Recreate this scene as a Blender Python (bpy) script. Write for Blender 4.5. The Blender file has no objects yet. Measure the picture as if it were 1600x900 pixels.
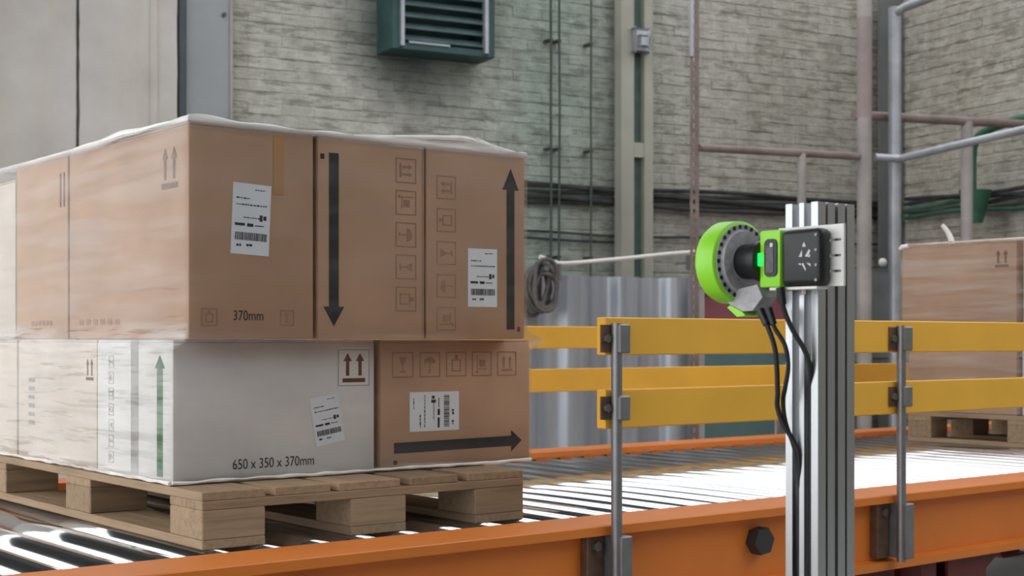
import bpy, bmesh, math, random
from mathutils import Vector, Matrix, noise
random.seed(7)
scene = bpy.context.scene
COL = scene.collection
R = math.radians

# ------------------------------------------------------------------ camera
cam_d = bpy.data.cameras.new('camera')
cam = bpy.data.objects.new('camera', cam_d)
COL.objects.link(cam)
CAM_Z = 1.26
cam.location = (0, 0, CAM_Z)
cam.rotation_euler = (R(90), 0, -R(38.315))
cam_d.sensor_width = 36
cam_d.lens = 2252 / 1600 * 36
cam_d.shift_y = 80 / 1600
cam_d.clip_end = 100
cam_d.dof.use_dof = True
cam_d.dof.focus_distance = 3.3
cam_d.dof.aperture_fstop = 7.0
scene.camera = cam

# ------------------------------------------------------------------ light
w = bpy.data.worlds.new('hall_daylight')
scene.world = w
w.use_nodes = True
bg = w.node_tree.nodes['Background']
bg.inputs[0].default_value = (0.93, 0.97, 1.0, 1)
bg.inputs[1].default_value = 2.1
sun_d = bpy.data.lights.new('sun', 'SUN')
sun = bpy.data.objects.new('sun', sun_d)
COL.objects.link(sun)
sun_d.energy = 0.75
sun_d.angle = R(20)
sun_d.color = (1.0, 0.93, 0.84)
sun.rotation_euler = Vector((0.80, -0.16, -0.56)).to_track_quat('-Z', 'Y').to_euler()
vs = scene.view_settings
vs.view_transform = 'Standard'
vs.look = 'None'
vs.gamma = 1
vs.use_curve_mapping = False
vs.exposure = 0.06


# ------------------------------------------------------------------ materials
def srgb(r, g, b):
    def c(v):
        v /= 255
        return v / 12.92 if v <= 0.04045 else ((v + 0.055) / 1.055) ** 2.4
    return (c(r), c(g), c(b), 1)


class NT:
    def __init__(self, name):
        self.m = bpy.data.materials.new(name)
        self.m.use_nodes = True
        self.t = self.m.node_tree
        self.p = self.t.nodes['Principled BSDF']
        self.out = self.t.nodes['Material Output']

    def n(self, kind, **k):
        nd = self.t.nodes.new(kind)
        for a, v in k.items():
            if a.startswith('i_'):
                nd.inputs[a[2:]].default_value = v
            else:
                setattr(nd, a, v)
        return nd

    def l(self, a, b):
        self.t.links.new(a, b)

    def coord(self, scale=(1, 1, 1), which='Object'):
        if which == 'Position':
            g = self.n('ShaderNodeNewGeometry')
            src = g.outputs['Position']
        else:
            src = self.n('ShaderNodeTexCoord').outputs[which]
        mp = self.n('ShaderNodeMapping')
        mp.inputs['Scale'].default_value = scale
        self.l(src, mp.inputs['Vector'])
        return mp.outputs[0]

    def noise(self, vec, scale, detail=4, rough=0.55):
        x = self.n('ShaderNodeTexNoise')
        x.inputs['Scale'].default_value = scale
        x.inputs['Detail'].default_value = detail
        x.inputs['Roughness'].default_value = rough
        self.l(vec, x.inputs['Vector'])
        return x.outputs['Fac']

    def ramp(self, fac, stops):
        r = self.n('ShaderNodeValToRGB')
        e = r.color_ramp.elements
        while len(e) < len(stops):
            e.new(0.5)
        for i, (p, c) in enumerate(stops):
            e[i].position = p
            e[i].color = c if len(c) == 4 else (*c, 1)
        self.l(fac, r.inputs[0])
        return r.outputs[0]

    def mix(self, fac, a, b, mode='MIX'):
        x = self.n('ShaderNodeMix', data_type='RGBA', blend_type=mode)
        for s, v in ((x.inputs[0], fac), (x.inputs[6], a), (x.inputs[7], b)):
            if isinstance(v, (int, float, tuple)):
                s.default_value = v
            else:
                self.l(v, s)
        return x.outputs[2]

    def math(self, op, a, b=0.0, clamp=False):
        x = self.n('ShaderNodeMath', operation=op, use_clamp=clamp)
        for s, v in ((x.inputs[0], a), (x.inputs[1], b)):
            if isinstance(v, (int, float)):
                s.default_value = v
            else:
                self.l(v, s)
        return x.outputs[0]

    def bump(self, h, strength=0.3, dist=0.01):
        b = self.n('ShaderNodeBump')
        b.inputs['Strength'].default_value = strength
        b.inputs['Distance'].default_value = dist
        self.l(h, b.inputs['Height'])
        self.l(b.outputs[0], self.p.inputs['Normal'])

    def base(self, v):
        if isinstance(v, tuple):
            self.p.inputs['Base Color'].default_value = v
        else:
            self.l(v, self.p.inputs['Base Color'])

    def set(self, rough=0.6, metal=0.0, spec=0.5):
        self.p.inputs['Roughness'].default_value = rough
        self.p.inputs['Metallic'].default_value = metal
        self.p.inputs['Specular IOR Level'].default_value = spec
        return self.m


def simple(name, col, rough=0.6, metal=0.0, vary=0.12, scale=8, bump=0.0, bscale=60, spec=0.5, stretch=(1, 1, 1)):
    k = NT(name)
    c = srgb(*col)
    v = k.coord(stretch, 'Position')
    f = k.noise(v, scale)
    lo = tuple(x * (1 - vary) for x in c[:3]) + (1,)
    hi = tuple(min(1, x * (1 + vary)) for x in c[:3]) + (1,)
    k.base(k.ramp(f, [(0.3, lo), (0.7, hi)]))
    if bump:
        k.bump(k.noise(v, bscale, 5), bump, 0.004)
    return k.set(rough, metal, spec)


def wood(name, stretch, col=(166, 144, 120)):
    k = NT(name)
    v = k.coord(stretch, 'Position')
    f = k.noise(v, 14, 6, 0.65)
    g = k.noise(k.coord((1, 1, 1), 'Position'), 3, 3)
    c = srgb(*col)
    a = tuple(x * 0.62 for x in c[:3]) + (1,)
    b = tuple(min(1, x * 1.22) for x in c[:3]) + (1,)
    base = k.ramp(f, [(0.28, a), (0.5, c), (0.75, b)])
    rnd = k.n('ShaderNodeObjectInfo').outputs['Random']
    tint = k.ramp(rnd, [(0, (0.82, 0.80, 0.78)), (1, (1.1, 1.08, 1.04))])
    k.base(k.mix(1.0, k.mix(k.math('MULTIPLY', g, 0.4), base, srgb(150, 122, 92)), tint, 'MULTIPLY'))
    k.bump(f, 0.25, 0.002)
    return k.set(0.75, 0, 0.25)


def cardboard(name, col):
    k = NT(name)
    c = srgb(*col)
    v = k.coord((1, 1, 1), 'Position')
    f = k.noise(v, 5, 4)
    fl = k.noise(k.coord((1, 1, 60), 'Position'), 4, 3)
    rnd = k.n('ShaderNodeObjectInfo').outputs['Random']
    base = k.ramp(f, [(0.25, tuple(x * 0.88 for x in c[:3])), (0.75, tuple(min(1, x * 1.1) for x in c[:3]))])
    tint = k.ramp(rnd, [(0, (0.93, 0.92, 0.92)), (1, (1.05, 1.05, 1.04))])
    k.base(k.mix(1.0, base, tint, 'MULTIPLY'))
    k.bump(fl, 0.08, 0.002)
    return k.set(0.7, 0, 0.3)


MT = {}
MT['card'] = cardboard('brown_cardboard', (180, 147, 122))
MT['white_card'] = cardboard('white_cardboard', (214, 212, 209))
MT['cream_card'] = cardboard('cream_cardboard', (204, 193, 181))
MT['ink'] = simple('black_ink', (44, 42, 44), 0.7, vary=0.25, scale=30)
MT['ink_dark'] = simple('near_black_ink', (26, 25, 27), 0.7)
MT['ink_brown'] = simple('brown_ink', (104, 66, 46), 0.75, scale=25)
MT['ink_faint'] = simple('faded_brown_ink', (150, 117, 97), 0.75, vary=0.1, scale=25)
MT['ink_grey'] = simple('faded_grey_ink', (150, 146, 142), 0.75, scale=25)
MT['ink_green'] = simple('green_ink', (44, 96, 58), 0.6, vary=0.3, scale=18)
MT['paper'] = simple('label_paper', (214, 219, 224), 0.6, vary=0.04)
MT['tape'] = simple('packing_tape', (176, 134, 92), 0.3, vary=0.08)
MT['woodx'] = wood('pallet_wood_grain_x', (0.25, 4, 4))
MT['woody'] = wood('pallet_wood_grain_y', (4, 0.25, 4))
MT['orange'] = simple('orange_paint', (222, 124, 44), 0.42, vary=0.07, scale=3, bump=0.05, bscale=20)
MT['yellow'] = simple('yellow_paint', (240, 180, 60), 0.5, vary=0.06, scale=4, bump=0.04, bscale=25)
MT['steel_dark'] = simple('dark_galvanised_steel', (138, 138, 140), 0.42, 0.7, scale=20)
MT['bracket'] = simple('brown_steel_plate', (104, 80, 66), 0.5, 0.3, scale=30, vary=0.3)
MT['bolt'] = simple('bolt_steel', (130, 124, 116), 0.4, 0.8)
MT['black'] = simple('black_plastic', (24, 24, 26), 0.42, vary=0.2, scale=40)
MT['black_matte'] = simple('black_rubber', (17, 17, 18), 0.6)
MT['hex'] = simple('black_hex_cap', (50, 50, 52), 0.5)
MT['red_leg'] = simple('dark_red_paint', (98, 38, 38), 0.5, scale=5)
MT['lime'] = simple('lime_green_plastic', (140, 214, 46), 0.38, vary=0.06)
MT['grey_plastic'] = simple('grey_plastic', (160, 158, 162), 0.5, vary=0.2, scale=60, bump=0.2, bscale=200)
MT['screen'] = simple('dark_screen', (70, 66, 72), 0.25, vary=0.4, scale=90)
MT['white_mark'] = simple('white_print', (205, 205, 205), 0.6)
MT['plate'] = simple('pale_bracket_metal', (216, 214, 210), 0.45, 0.15, vary=0.04)
MT['alu'] = simple('anodised_aluminium', (190, 191, 193), 0.30, 0.95, vary=0.05, scale=6, stretch=(40, 40, 1))
MT['roller'] = simple('zinc_roller_steel', (234, 234, 236), 0.12, 0.95, vary=0.03)
MT['rubber'] = MT['black_matte']
MT['galv'] = simple('galvanised_tube', (168, 170, 176), 0.45, 0.55, vary=0.2, scale=6)
MT['rust_tube'] = simple('rusty_painted_tube', (126, 110, 105), 0.65, 0.1, vary=0.3, scale=5)
MT['grey_tube'] = simple('grey_painted_tube', (160, 153, 149), 0.6, 0.1, vary=0.25, scale=3)
MT['teal_frame'] = simple('teal_painted_steel', (44, 74, 74), 0.55, 0.1, vary=0.25, scale=6)
MT['teal_slat'] = simple('teal_louvre_slat', (88, 108, 110), 0.5, 0.2, vary=0.2, scale=9)
MT['green_pipe'] = simple('green_painted_pipe', (48, 96, 72), 0.55, vary=0.35, scale=6)
MT['cabinet'] = simple('teal_cabinet_paint', (104, 130, 130), 0.5, vary=0.12, scale=4)
MT['hood'] = simple('dark_red_hood_paint', (150, 86, 94), 0.5, vary=0.15, scale=4)
MT['grey_box'] = simple('grey_enclosure_paint', (112, 116, 118), 0.55, vary=0.12)
MT['sheet'] = simple('galvanised_sheet', (176, 180, 188), 0.38, 0.45, vary=0.22, scale=1.4, stretch=(5, 5, 0.3))
MT['hose'] = simple('grey_hose', (96, 92, 88), 0.7, vary=0.3, scale=20)
MT['white_pipe'] = simple('white_pvc', (226, 220, 214), 0.45, vary=0.04)
MT['cable_dark'] = simple('dark_dusty_cable', (50, 52, 51), 0.8, vary=0.45, scale=7)
MT['conduit'] = simple('dark_conduit', (66, 74, 70), 0.7, vary=0.2)
MT['steel_col'] = simple('grey_column_paint', (150, 152, 154), 0.55, 0.1, vary=0.06, scale=3)
MT['steel_edge'] = simple('blue_grey_column_edge', (74, 80, 88), 0.5, 0.2, vary=0.1)
MT['web_green'] = simple('dull_green_web', (72, 98, 90), 0.6, vary=0.2)
MT['col_beige'] = simple('beige_column_paint', (158, 156, 144), 0.6, 0.05, vary=0.12, scale=2)
MT['dark_col'] = simple('dark_grey_column', (98, 98, 98), 0.6, vary=0.15, scale=3)
MT['pink_band'] = simple('faded_pink_paint', (146, 130, 129), 0.6, vary=0.2, scale=4)
MT['film_white'] = simple('bunched_film', (232, 228, 222), 0.3, vary=0.08, scale=30)


def concrete():
    k = NT('concrete_panel_paint')
    v = k.coord((1, 1, 1), 'Position')
    vs_ = k.coord((1, 1, 0.12), 'Position')
    a = k.noise(v, 1.6, 6, 0.6)
    s = k.noise(vs_, 5, 5, 0.6)
    base = k.ramp(a, [(0.3, srgb(188, 182, 178)), (0.5, srgb(202, 197, 192)), (0.72, srgb(212, 207, 202))])
    st = k.ramp(s, [(0.42, (1, 1, 1)), (0.62, (1.0, 0.95, 0.9)), (0.75, (0.88, 0.86, 0.85))])
    k.base(k.mix(0.8, base, st, 'MULTIPLY'))
    k.bump(k.noise(v, 30, 6), 0.15, 0.004)
    return k.set(0.85, 0, 0.2)


# wall frame: O is the corner of the brick walls, U runs right along the back wall, N comes towards the camera
WO = Vector((10.732, 8.088, 0))
WU = Vector((0.98092, -0.19442, 0))
WN = Vector((-0.19442, -0.98092, 0))


def W(u, n, z):
    return WO + WU * u + WN * n + Vector((0, 0, z))


def brick_paint():
    k = NT('painted_brick')
    v = k.coord((1, 1, 1), 'Position')
    big = k.noise(v, 0.9, 5, 0.6)
    fine = k.noise(v, 9, 6, 0.65)
    streak = k.noise(k.coord((1, 1, 0.1), 'Position'), 4, 4)
    rnd = k.n('ShaderNodeObjectInfo').outputs['Random']
    warm = k.ramp(fine, [(0.3, srgb(170, 166, 158)), (0.55, srgb(192, 189, 181)), (0.75, srgb(206, 203, 196))])
    green = k.ramp(fine, [(0.3, srgb(142, 152, 143)), (0.55, srgb(164, 174, 164)), (0.75, srgb(182, 190, 180))])
    g = k.n('ShaderNodeNewGeometry').outputs['Position']
    dot = k.n('ShaderNodeVectorMath', operation='DOT_PRODUCT')
    k.l(g, dot.inputs[0])
    dot.inputs[1].default_value = tuple(WU)
    u = k.math('SUBTRACT', dot.outputs['Value'], WO.dot(WU))
    # green lime wash patch between the vent and the wall column, fading both ways
    a = k.math('SUBTRACT', 1.0, k.math('MULTIPLY', k.math('ABSOLUTE', k.math('ADD', u, 3.5)), 0.72), clamp=True)
    a = k.math('MULTIPLY', a, k.math('MULTIPLY', k.math('ADD', big, 0.25), 1.5), clamp=True)
    col = k.mix(a, warm, green)
    dirty = k.ramp(streak, [(0.48, (1, 1, 1)), (0.72, (0.74, 0.72, 0.68))])
    col = k.mix(0.7, col, dirty, 'MULTIPLY')
    vw = k.coord((1.0, 1.0, 5.5), 'Position')
    cr_ = k.noise(vw, 3.4, 7, 0.72)
    crack = k.ramp(cr_, [(0.42, (0.55, 0.54, 0.5)), (0.475, (1, 1, 1)), (0.53, (1, 1, 1)), (0.60, (0.86, 0.85, 0.82))])
    col = k.mix(0.75, col, crack, 'MULTIPLY')
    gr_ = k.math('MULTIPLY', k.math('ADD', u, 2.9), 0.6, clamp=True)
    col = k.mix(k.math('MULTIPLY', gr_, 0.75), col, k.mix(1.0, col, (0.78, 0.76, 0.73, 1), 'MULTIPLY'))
    # soot under and beside the ventilation grille
    sep = k.n('ShaderNodeSeparateXYZ')
    k.l(g, sep.inputs[0])
    du = k.math('MULTIPLY', k.math('ADD', u, 4.72), 1.35)
    dz = k.math('MULTIPLY', k.math('SUBTRACT', sep.outputs['Z'], 3.6), 1.15)
    dist = k.math('SQRT', k.math('ADD', k.math('MULTIPLY', du, du), k.math('MULTIPLY', dz, dz)))
    dist = k.math('ADD', dist, k.math('MULTIPLY', k.math('SUBTRACT', big, 0.5), 0.5))
    soot = k.math('MULTIPLY', k.math('SUBTRACT', 0.92, dist), 1.7, clamp=True)
    col = k.mix(k.math('MULTIPLY', soot, 0.85), col, srgb(70, 82, 78))
    tint = k.ramp(rnd, [(0, (0.90, 0.90, 0.89)), (1, (1.05, 1.05, 1.05))])
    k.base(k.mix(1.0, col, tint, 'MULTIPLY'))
    k.bump(k.math('ADD', k.noise(v, 16, 6, 0.7), k.math('MULTIPLY', cr_, 1.2)), 0.7, 0.016)
    return k.set(0.8, 0, 0.25)


MT['concrete'] = concrete()
MT['brick'] = brick_paint()
MT['floor'] = simple('concrete_floor', (150, 150, 146), 0.6, vary=0.15, scale=1.5, bump=0.1)
MT['light_blocker'] = simple('dark_light_blocker', (74, 74, 74), 0.8, vary=0.1, scale=1)  # grey of the added surfaces that hold back light


def film():
    k = NT('stretch_film')
    v = k.coord((1.0, 1.0, 11), 'Position')
    crease = k.noise(v, 1.9, 2, 0.45)
    v2 = k.coord((2, 2, 20), 'Position')
    c2 = k.noise(v2, 2.5, 2, 0.5)
    hgt = k.math('ADD', crease, k.math('MULTIPLY', c2, 0.4))
    bm_ = k.n('ShaderNodeBump')
    bm_.inputs['Strength'].default_value = 0.8
    bm_.inputs['Distance'].default_value = 0.02
    k.l(hgt, bm_.inputs['Height'])
    att = k.n('ShaderNodeAttribute')
    att.attribute_name = 'haze'
    k.l(k.math('MULTIPLY', att.outputs['Fac'], 2.6, clamp=True), bm_.inputs['Strength'])
    tr = k.n('ShaderNodeBsdfTransparent')
    gl = k.n('ShaderNodeBsdfGlossy')
    gl.inputs['Roughness'].default_value = 0.16
    gl.inputs['Color'].default_value = (1, 1, 1, 1)
    k.l(bm_.outputs[0], gl.inputs['Normal'])
    df = k.n('ShaderNodeBsdfDiffuse')
    df.inputs['Color'].default_value = (0.93, 0.9, 0.86, 1)
    k.l(bm_.outputs[0], df.inputs['Normal'])
    fr = k.n('ShaderNodeFresnel')
    fr.inputs['IOR'].default_value = 1.45
    k.l(bm_.outputs[0], fr.inputs['Normal'])
    m1 = k.n('ShaderNodeMixShader')
    k.l(k.math('MULTIPLY', fr.outputs[0], k.math('ADD', k.math('MULTIPLY', att.outputs['Fac'], 1.0), 0.25)), m1.inputs[0])
    k.l(tr.outputs[0], m1.inputs[1])
    k.l(gl.outputs[0], m1.inputs[2])
    m2 = k.n('ShaderNodeMixShader')
    hz = k.ramp(crease, [(0.44, (0.0, 0.0, 0.0)), (0.64, (0.8, 0.8, 0.8))])
    k.l(k.math('MULTIPLY', hz, att.outputs['Fac'], clamp=True), m2.inputs[0])
    k.l(m1.outputs[0], m2.inputs[1])
    k.l(df.outputs[0], m2.inputs[2])
    k.l(m2.outputs[0], k.out.inputs['Surface'])
    return k.m


MT['film'] = film()


def glow():
    k = NT('green_status_light')
    k.base(srgb(40, 240, 110))
    k.p.inputs['Emission Color'].default_value = srgb(30, 255, 110)
    k.p.inputs['Emission Strength'].default_value = 0.9
    return k.set(0.3)


MT['led'] = glow()


# ------------------------------------------------------------------ helpers
def wloc(o):
    v = Vector((0, 0, 0))
    while o is not None:
        v += o.location
        o = o.parent
    return v


def mesh_obj(name, bm, mat, parent=None, smooth=False):
    """link a bmesh given in world coordinates as ONE mesh object with its origin at its middle"""
    xs = [v.co for v in bm.verts]
    lo = Vector((min(c.x for c in xs), min(c.y for c in xs), min(c.z for c in xs)))
    hi = Vector((max(c.x for c in xs), max(c.y for c in xs), max(c.z for c in xs)))
    c = (lo + hi) / 2
    bmesh.ops.translate(bm, verts=bm.verts, vec=-c)
    bmesh.ops.recalc_face_normals(bm, faces=bm.faces)
    me = bpy.data.meshes.new(name)
    bm.to_mesh(me)
    bm.free()
    me.materials.append(mat if not isinstance(mat, str) else MT[mat])
    if smooth:
        for p in me.polygons:
            p.use_smooth = True
        try:
            me.set_sharp_from_angle(angle=R(38))
        except Exception:
            pass
    o = bpy.data.objects.new(name, me)
    COL.objects.link(o)
    if parent is not None:
        o.parent = parent
        o.location = c - wloc(parent)
    else:
        o.location = c
    return o


def thing(name, label, cat, loc, group=None):
    o = bpy.data.objects.new(name, None)
    o.empty_display_size = 0.1
    COL.objects.link(o)
    o.location = loc
    o['label'] = label
    o['category'] = cat
    if group:
        o['group'] = group
    return o


def tag(o, label, cat, group=None):
    o['label'] = label
    o['category'] = cat
    if group:
        o['group'] = group
    return o


def struct(o):
    o['kind'] = 'structure'
    return o


def BM():
    return bmesh.new()


def box(bm, x0, x1, y0, y1, z0, z1, bev=0.0, seg=1):
    r = bmesh.ops.create_cube(bm, size=1)
    vs_ = r['verts']
    for v in vs_:
        v.co = Vector(((x0 + x1) / 2 + v.co.x * (x1 - x0), (y0 + y1) / 2 + v.co.y * (y1 - y0), (z0 + z1) / 2 + v.co.z * (z1 - z0)))
    if bev > 0:
        es = list({e for v in vs_ for e in v.link_edges})
        bmesh.ops.bevel(bm, geom=es, offset=bev, segments=seg, affect='EDGES', profile=0.5)
    return bm


def fbox(bm, c, ax, ay, az, bev=0.0):
    """box with centre c and half-extent vectors"""
    r = bmesh.ops.create_cube(bm, size=2)
    vs_ = r['verts']
    for v in vs_:
        v.co = c + ax * v.co.x + ay * v.co.y + az * v.co.z
    if bev > 0:
        es = list({e for v in vs_ for e in v.link_edges})
        bmesh.ops.bevel(bm, geom=es, offset=bev, segments=1, affect='EDGES')
    return bm


def wbox(bm, u0, u1, n0, n1, z0, z1, bev=0.0):
    return fbox(bm, W((u0 + u1) / 2, (n0 + n1) / 2, (z0 + z1) / 2), WU * (u1 - u0) / 2, WN * (n1 - n0) / 2, Vector((0, 0, (z1 - z0) / 2)), bev)


def cyl(bm, a, b, r, seg=16, r2=None, cap=True):
    a, b = Vector(a), Vector(b)
    d = b - a
    q = d.to_track_quat('Z', 'Y').to_matrix().to_4x4()
    m = Matrix.Translation((a + b) / 2) @ q
    bmesh.ops.create_cone(bm, cap_ends=cap, segments=seg, radius1=r, radius2=r if r2 is None else r2, depth=d.length, matrix=m)
    return bm


def tube(bm, pts, r, seg=10, sub=6):
    """smooth tube through the points"""
    P = [Vector(p) for p in pts]
    pp = []
    for i in range(len(P) - 1):
        p0 = P[max(i - 1, 0)]; p1 = P[i]; p2 = P[i + 1]; p3 = P[min(i + 2, len(P) - 1)]
        for k in range(sub):
            t = k / sub
            pp.append(0.5 * ((2 * p1) + (p2 - p0) * t + (2 * p0 - 5 * p1 + 4 * p2 - p3) * t * t + (3 * p1 - p0 - 3 * p2 + p3) * t ** 3))
    pp.append(P[-1])
    rings = []
    up = Vector((0.31, 0.17, 0.93)).normalized()
    for i, p in enumerate(pp):
        t = (pp[min(i + 1, len(pp) - 1)] - pp[max(i - 1, 0)]).normalized()
        s = t.cross(up)
        if s.length < 1e-3:
            s = t.cross(Vector((1, 0, 0)))
        s.normalize()
        n = s.cross(t)
        up = n
        rr = r(i / (len(pp) - 1)) if callable(r) else r
        rings.append([bm.verts.new(p + (s * math.cos(a) + n * math.sin(a)) * rr) for a in [2 * math.pi * j / seg for j in range(seg)]])
    for a, b in zip(rings, rings[1:]):
        for j in range(seg):
            bm.faces.new((a[j], a[(j + 1) % seg], b[(j + 1) % seg], b[j]))
    bm.faces.new(rings[0][::-1])
    bm.faces.new(rings[-1])
    return bm


def prism(bm, poly, place, h0, h1):
    """extrude the 2-D polygon: place(u, v, h) gives the point"""
    a = [bm.verts.new(place(u, v, h0)) for u, v in poly]
    b = [bm.verts.new(place(u, v, h1)) for u, v in poly]
    n = len(poly)
    bm.faces.new(a[::-1])
    bm.faces.new(b)
    for i in range(n):
        bm.faces.new((a[i], a[(i + 1) % n], b[(i + 1) % n], b[i]))
    return bm


# ------------------------------------------------------------------ the setting
bm = BM(); box(bm, -6, 14, -5, 10.6, -0.1, 0)
struct(mesh_obj('floor', bm, 'floor'))
bm = BM(); box(bm, -6, 9.0, -5.3, -5.0, 0, 5.0)
struct(mesh_obj('added_dark_wall', bm, 'light_blocker'))  # unseen wall behind the camera, added to darken front-facing surfaces

WALL_TOP = 4.42
# unseen roof over the near aisle, added to darken fronts and roller reflections
bm = BM(); box(bm, -6, 2.7, -5.2, 0.0, 5.3, 5.5)
ce = struct(mesh_obj('added_ceiling', bm, 'light_blocker'))
bm = BM(); box(bm, -2.6, 2.7, 0.0, 9.8, 5.3, 5.5)
mesh_obj('added_roof_panel', bm, 'light_blocker', ce)
for gx in (-2.75, 2.7, 4.6, 6.5, 8.4):  # added girders, spaced for thin dark lines in the roller reflections
    bm = BM(); box(bm, gx, gx + 0.35, 0.0, 9.8, 5.1, 5.5)
    mesh_obj('added_roof_girder', bm, 'light_blocker', ce)
WALL_TOP = 4.42
# second unseen roof bay, shaped to put dark lines on the rollers
bm = BM(); box(bm, -2.6, 0.9, -5.2, 9.8, 5.3, 5.5)
ce = struct(mesh_obj('added_ceiling', bm, 'light_blocker'))
for gx in (-2.75, 0.9):
    bm = BM(); box(bm, gx, gx + 0.15, -5.2, 9.8, 5.1, 5.5)
    mesh_obj('added_roof_girder', bm, 'light_blocker', ce)
CRS = 0.082     # course height
BL = 0.25       # brick length with its joint


def brick_mesh(i, length, name='brick'):
    rr = random.Random(i * 31 + int(length * 1000))
    b = bmesh.new()
    box(b, -length / 2 - 0.003, length / 2 + 0.003, -0.007, 0.014, -CRS / 2 + 0.0005, CRS / 2 - 0.0005)
    for v in b.verts:
        v.co.x += rr.uniform(-0.005, 0.003)
        v.co.z += rr.uniform(-0.005, 0.005)
        if v.co.y < 0:
            v.co.y += rr.uniform(-0.002, 0.004)
    bmesh.ops.bevel(b, geom=list(b.edges), offset=0.0065, segments=1, affect='EDGES')
    return b


def brick_wall(name, origin, along, normal, length, keep, zmin):
    """mortar slab as the wall, bricks as its parts; `keep` ranks the bricks shown one by one"""
    rot = Matrix((along, -normal, Vector((0, 0, 1)))).transposed().to_4x4()
    b = BM()
    for sgn in (0,):
        fbox(b, origin + along * (length / 2) - normal * 0.15 + Vector((0, 0, WALL_TOP / 2)), along * (length / 2), normal * 0.15, Vector((0, 0, WALL_TOP / 2)))
    wall = struct(mesh_obj(name, b, 'brick'))
    rr = random.Random(hash(name) % 1000 if False else len(name))
    meshes = []
    for i in range(10):
        me = bpy.data.meshes.new('brick')
        q = brick_mesh(i, BL)
        q.to_mesh(me); q.free()
        me.materials.append(MT['brick'])
        meshes.append(me)
    halves = []
    for i in range(3):
        me = bpy.data.meshes.new('brick')
        q = brick_mesh(i + 50, BL / 2)
        q.to_mesh(me); q.free()
        me.materials.append(MT['brick'])
        halves.append(me)
    cells = []
    rows = int(WALL_TOP / CRS)
    for j in range(rows):
        z = (j + 0.5) * CRS
        s = 0.0
        if j % 2:
            cells.append((BL / 4, z, True)); s = BL / 2
        while s + BL <= length + 0.001:
            cells.append((s + BL / 2, z, False)); s += BL
        if length - s > BL / 2 - 0.002:
            cells.append((s + BL / 4, z, True))
    good = sorted([c for c in cells if keep(c[0], c[1]) is not None], key=lambda c: keep(c[0], c[1]))[:300]
    gs = set(good)
    wl = wall.location.copy()
    for s, z, half in good:
        o = bpy.data.objects.new('brick', rr.choice(halves if half else meshes))
        COL.objects.link(o)
        o.parent = wall
        pos = origin + along * s + Vector((0, 0, z)) + normal * rr.uniform(-0.003, 0.004)
        o.matrix_local = Matrix.Translation(pos - wl) @ rot @ Matrix.Rotation(rr.uniform(-0.012, 0.012), 4, 'Y')
    rest = BM()
    for s, z, half in cells:
        if (s, z, half) in gs or z < zmin:
            continue
        me = rr.choice(halves if half else meshes)
        k = len(rest.verts)
        rest.from_mesh(me)
        rest.verts.ensure_lookup_table()
        m = Matrix.Translation(origin + along * s + Vector((0, 0, z)) + normal * rr.uniform(-0.003, 0.004)) @ rot
        for v in rest.verts[k:]:
            v.co = m @ v.co
    o = mesh_obj('brickwork', rest, 'brick', wall)
    o['kind'] = 'stuff'
    return wall


def keep_back(s, z):
    u = -6.07 + s
    if z > 4.32 or z < 1.75:
        return None
    if u < -3.75 and z < 2.5:
        return None
    if -5.0 < u < -4.1 and z > 3.45:
        return None
    return u


def keep_right(s, z):
    if s > 2.05 or z > 4.3 or z < 2.0:
        return None
    return -s


brick_wall('wall_back', W(-6.07, 0, 0), WU, WN, 6.07, keep_back, 0.5)
brick_wall('wall_right', W(0, 0, 0), WN, -WU, 13.4, keep_right, 0.0)
bm = BM(); wbox(bm, 0.0, 0.3, -0.3, 0.0, 0, WALL_TOP)
struct(mesh_obj('trim_1', bm, 'brick'))

# concrete slab wall on the left, in two tall panels with a rough joint
bm = BM(); wbox(bm, -10.5, -6.46, -0.3, 0.03, 0, WALL_TOP)
wl = struct(mesh_obj('wall_left', bm, 'concrete'))


def panel(u0, u1, n1):
    b = BM()
    zs = [i * WALL_TOP / 60 for i in range(61)]
    rr = random.Random(int(u1 * 100))
    L = [(u0 + 0.004 + rr.uniform(0, 0.006), z) for z in zs]
    Rr = [(u1 - 0.004 - rr.uniform(0, 0.006), z) for z in zs]
    prism(b, L + Rr[::-1], lambda u, v, h: W(u, h, v), 0.0, n1)
    return mesh_obj('concrete_panel', b, 'concrete', wl)


panel(-10.5, -7.148, 0.10)
panel(-7.140, -6.472, 0.105)
bm = BM(); wbox(bm, -6.665, -6.615, 0.10, 0.113, 0, WALL_TOP, 0.003)
mesh_obj('render_strip', bm, 'concrete', wl)

# grey steel column in the gap beside the concrete
cc = thing('steel_column', 'grey painted steel column standing between the concrete panels and the brick wall', 'column', W(-6.25, 0.03, 0))
bm = BM(); wbox(bm, -6.40, -6.075, 0.0, 0.035, 0, WALL_TOP, 0.003)
mesh_obj('web', bm, 'steel_col', cc)
bm = BM(); wbox(bm, -6.455, -6.405, 0.0, 0.07, 0, WALL_TOP, 0.003)
mesh_obj('flange', bm, 'steel_edge', cc)
bm = BM(); wbox(bm, -6.088, -6.068, 0.0, 0.045, 0, WALL_TOP, 0.003)
mesh_obj('edge_strip', bm, 'grey_tube', cc)
bm = BM(); cyl(bm, W(-6.13, 0.03, 3.55), W(-6.13, 0.05, 3.55), 0.016, 10)
mesh_obj('bolt', bm, 'steel_edge', cc)

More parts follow.
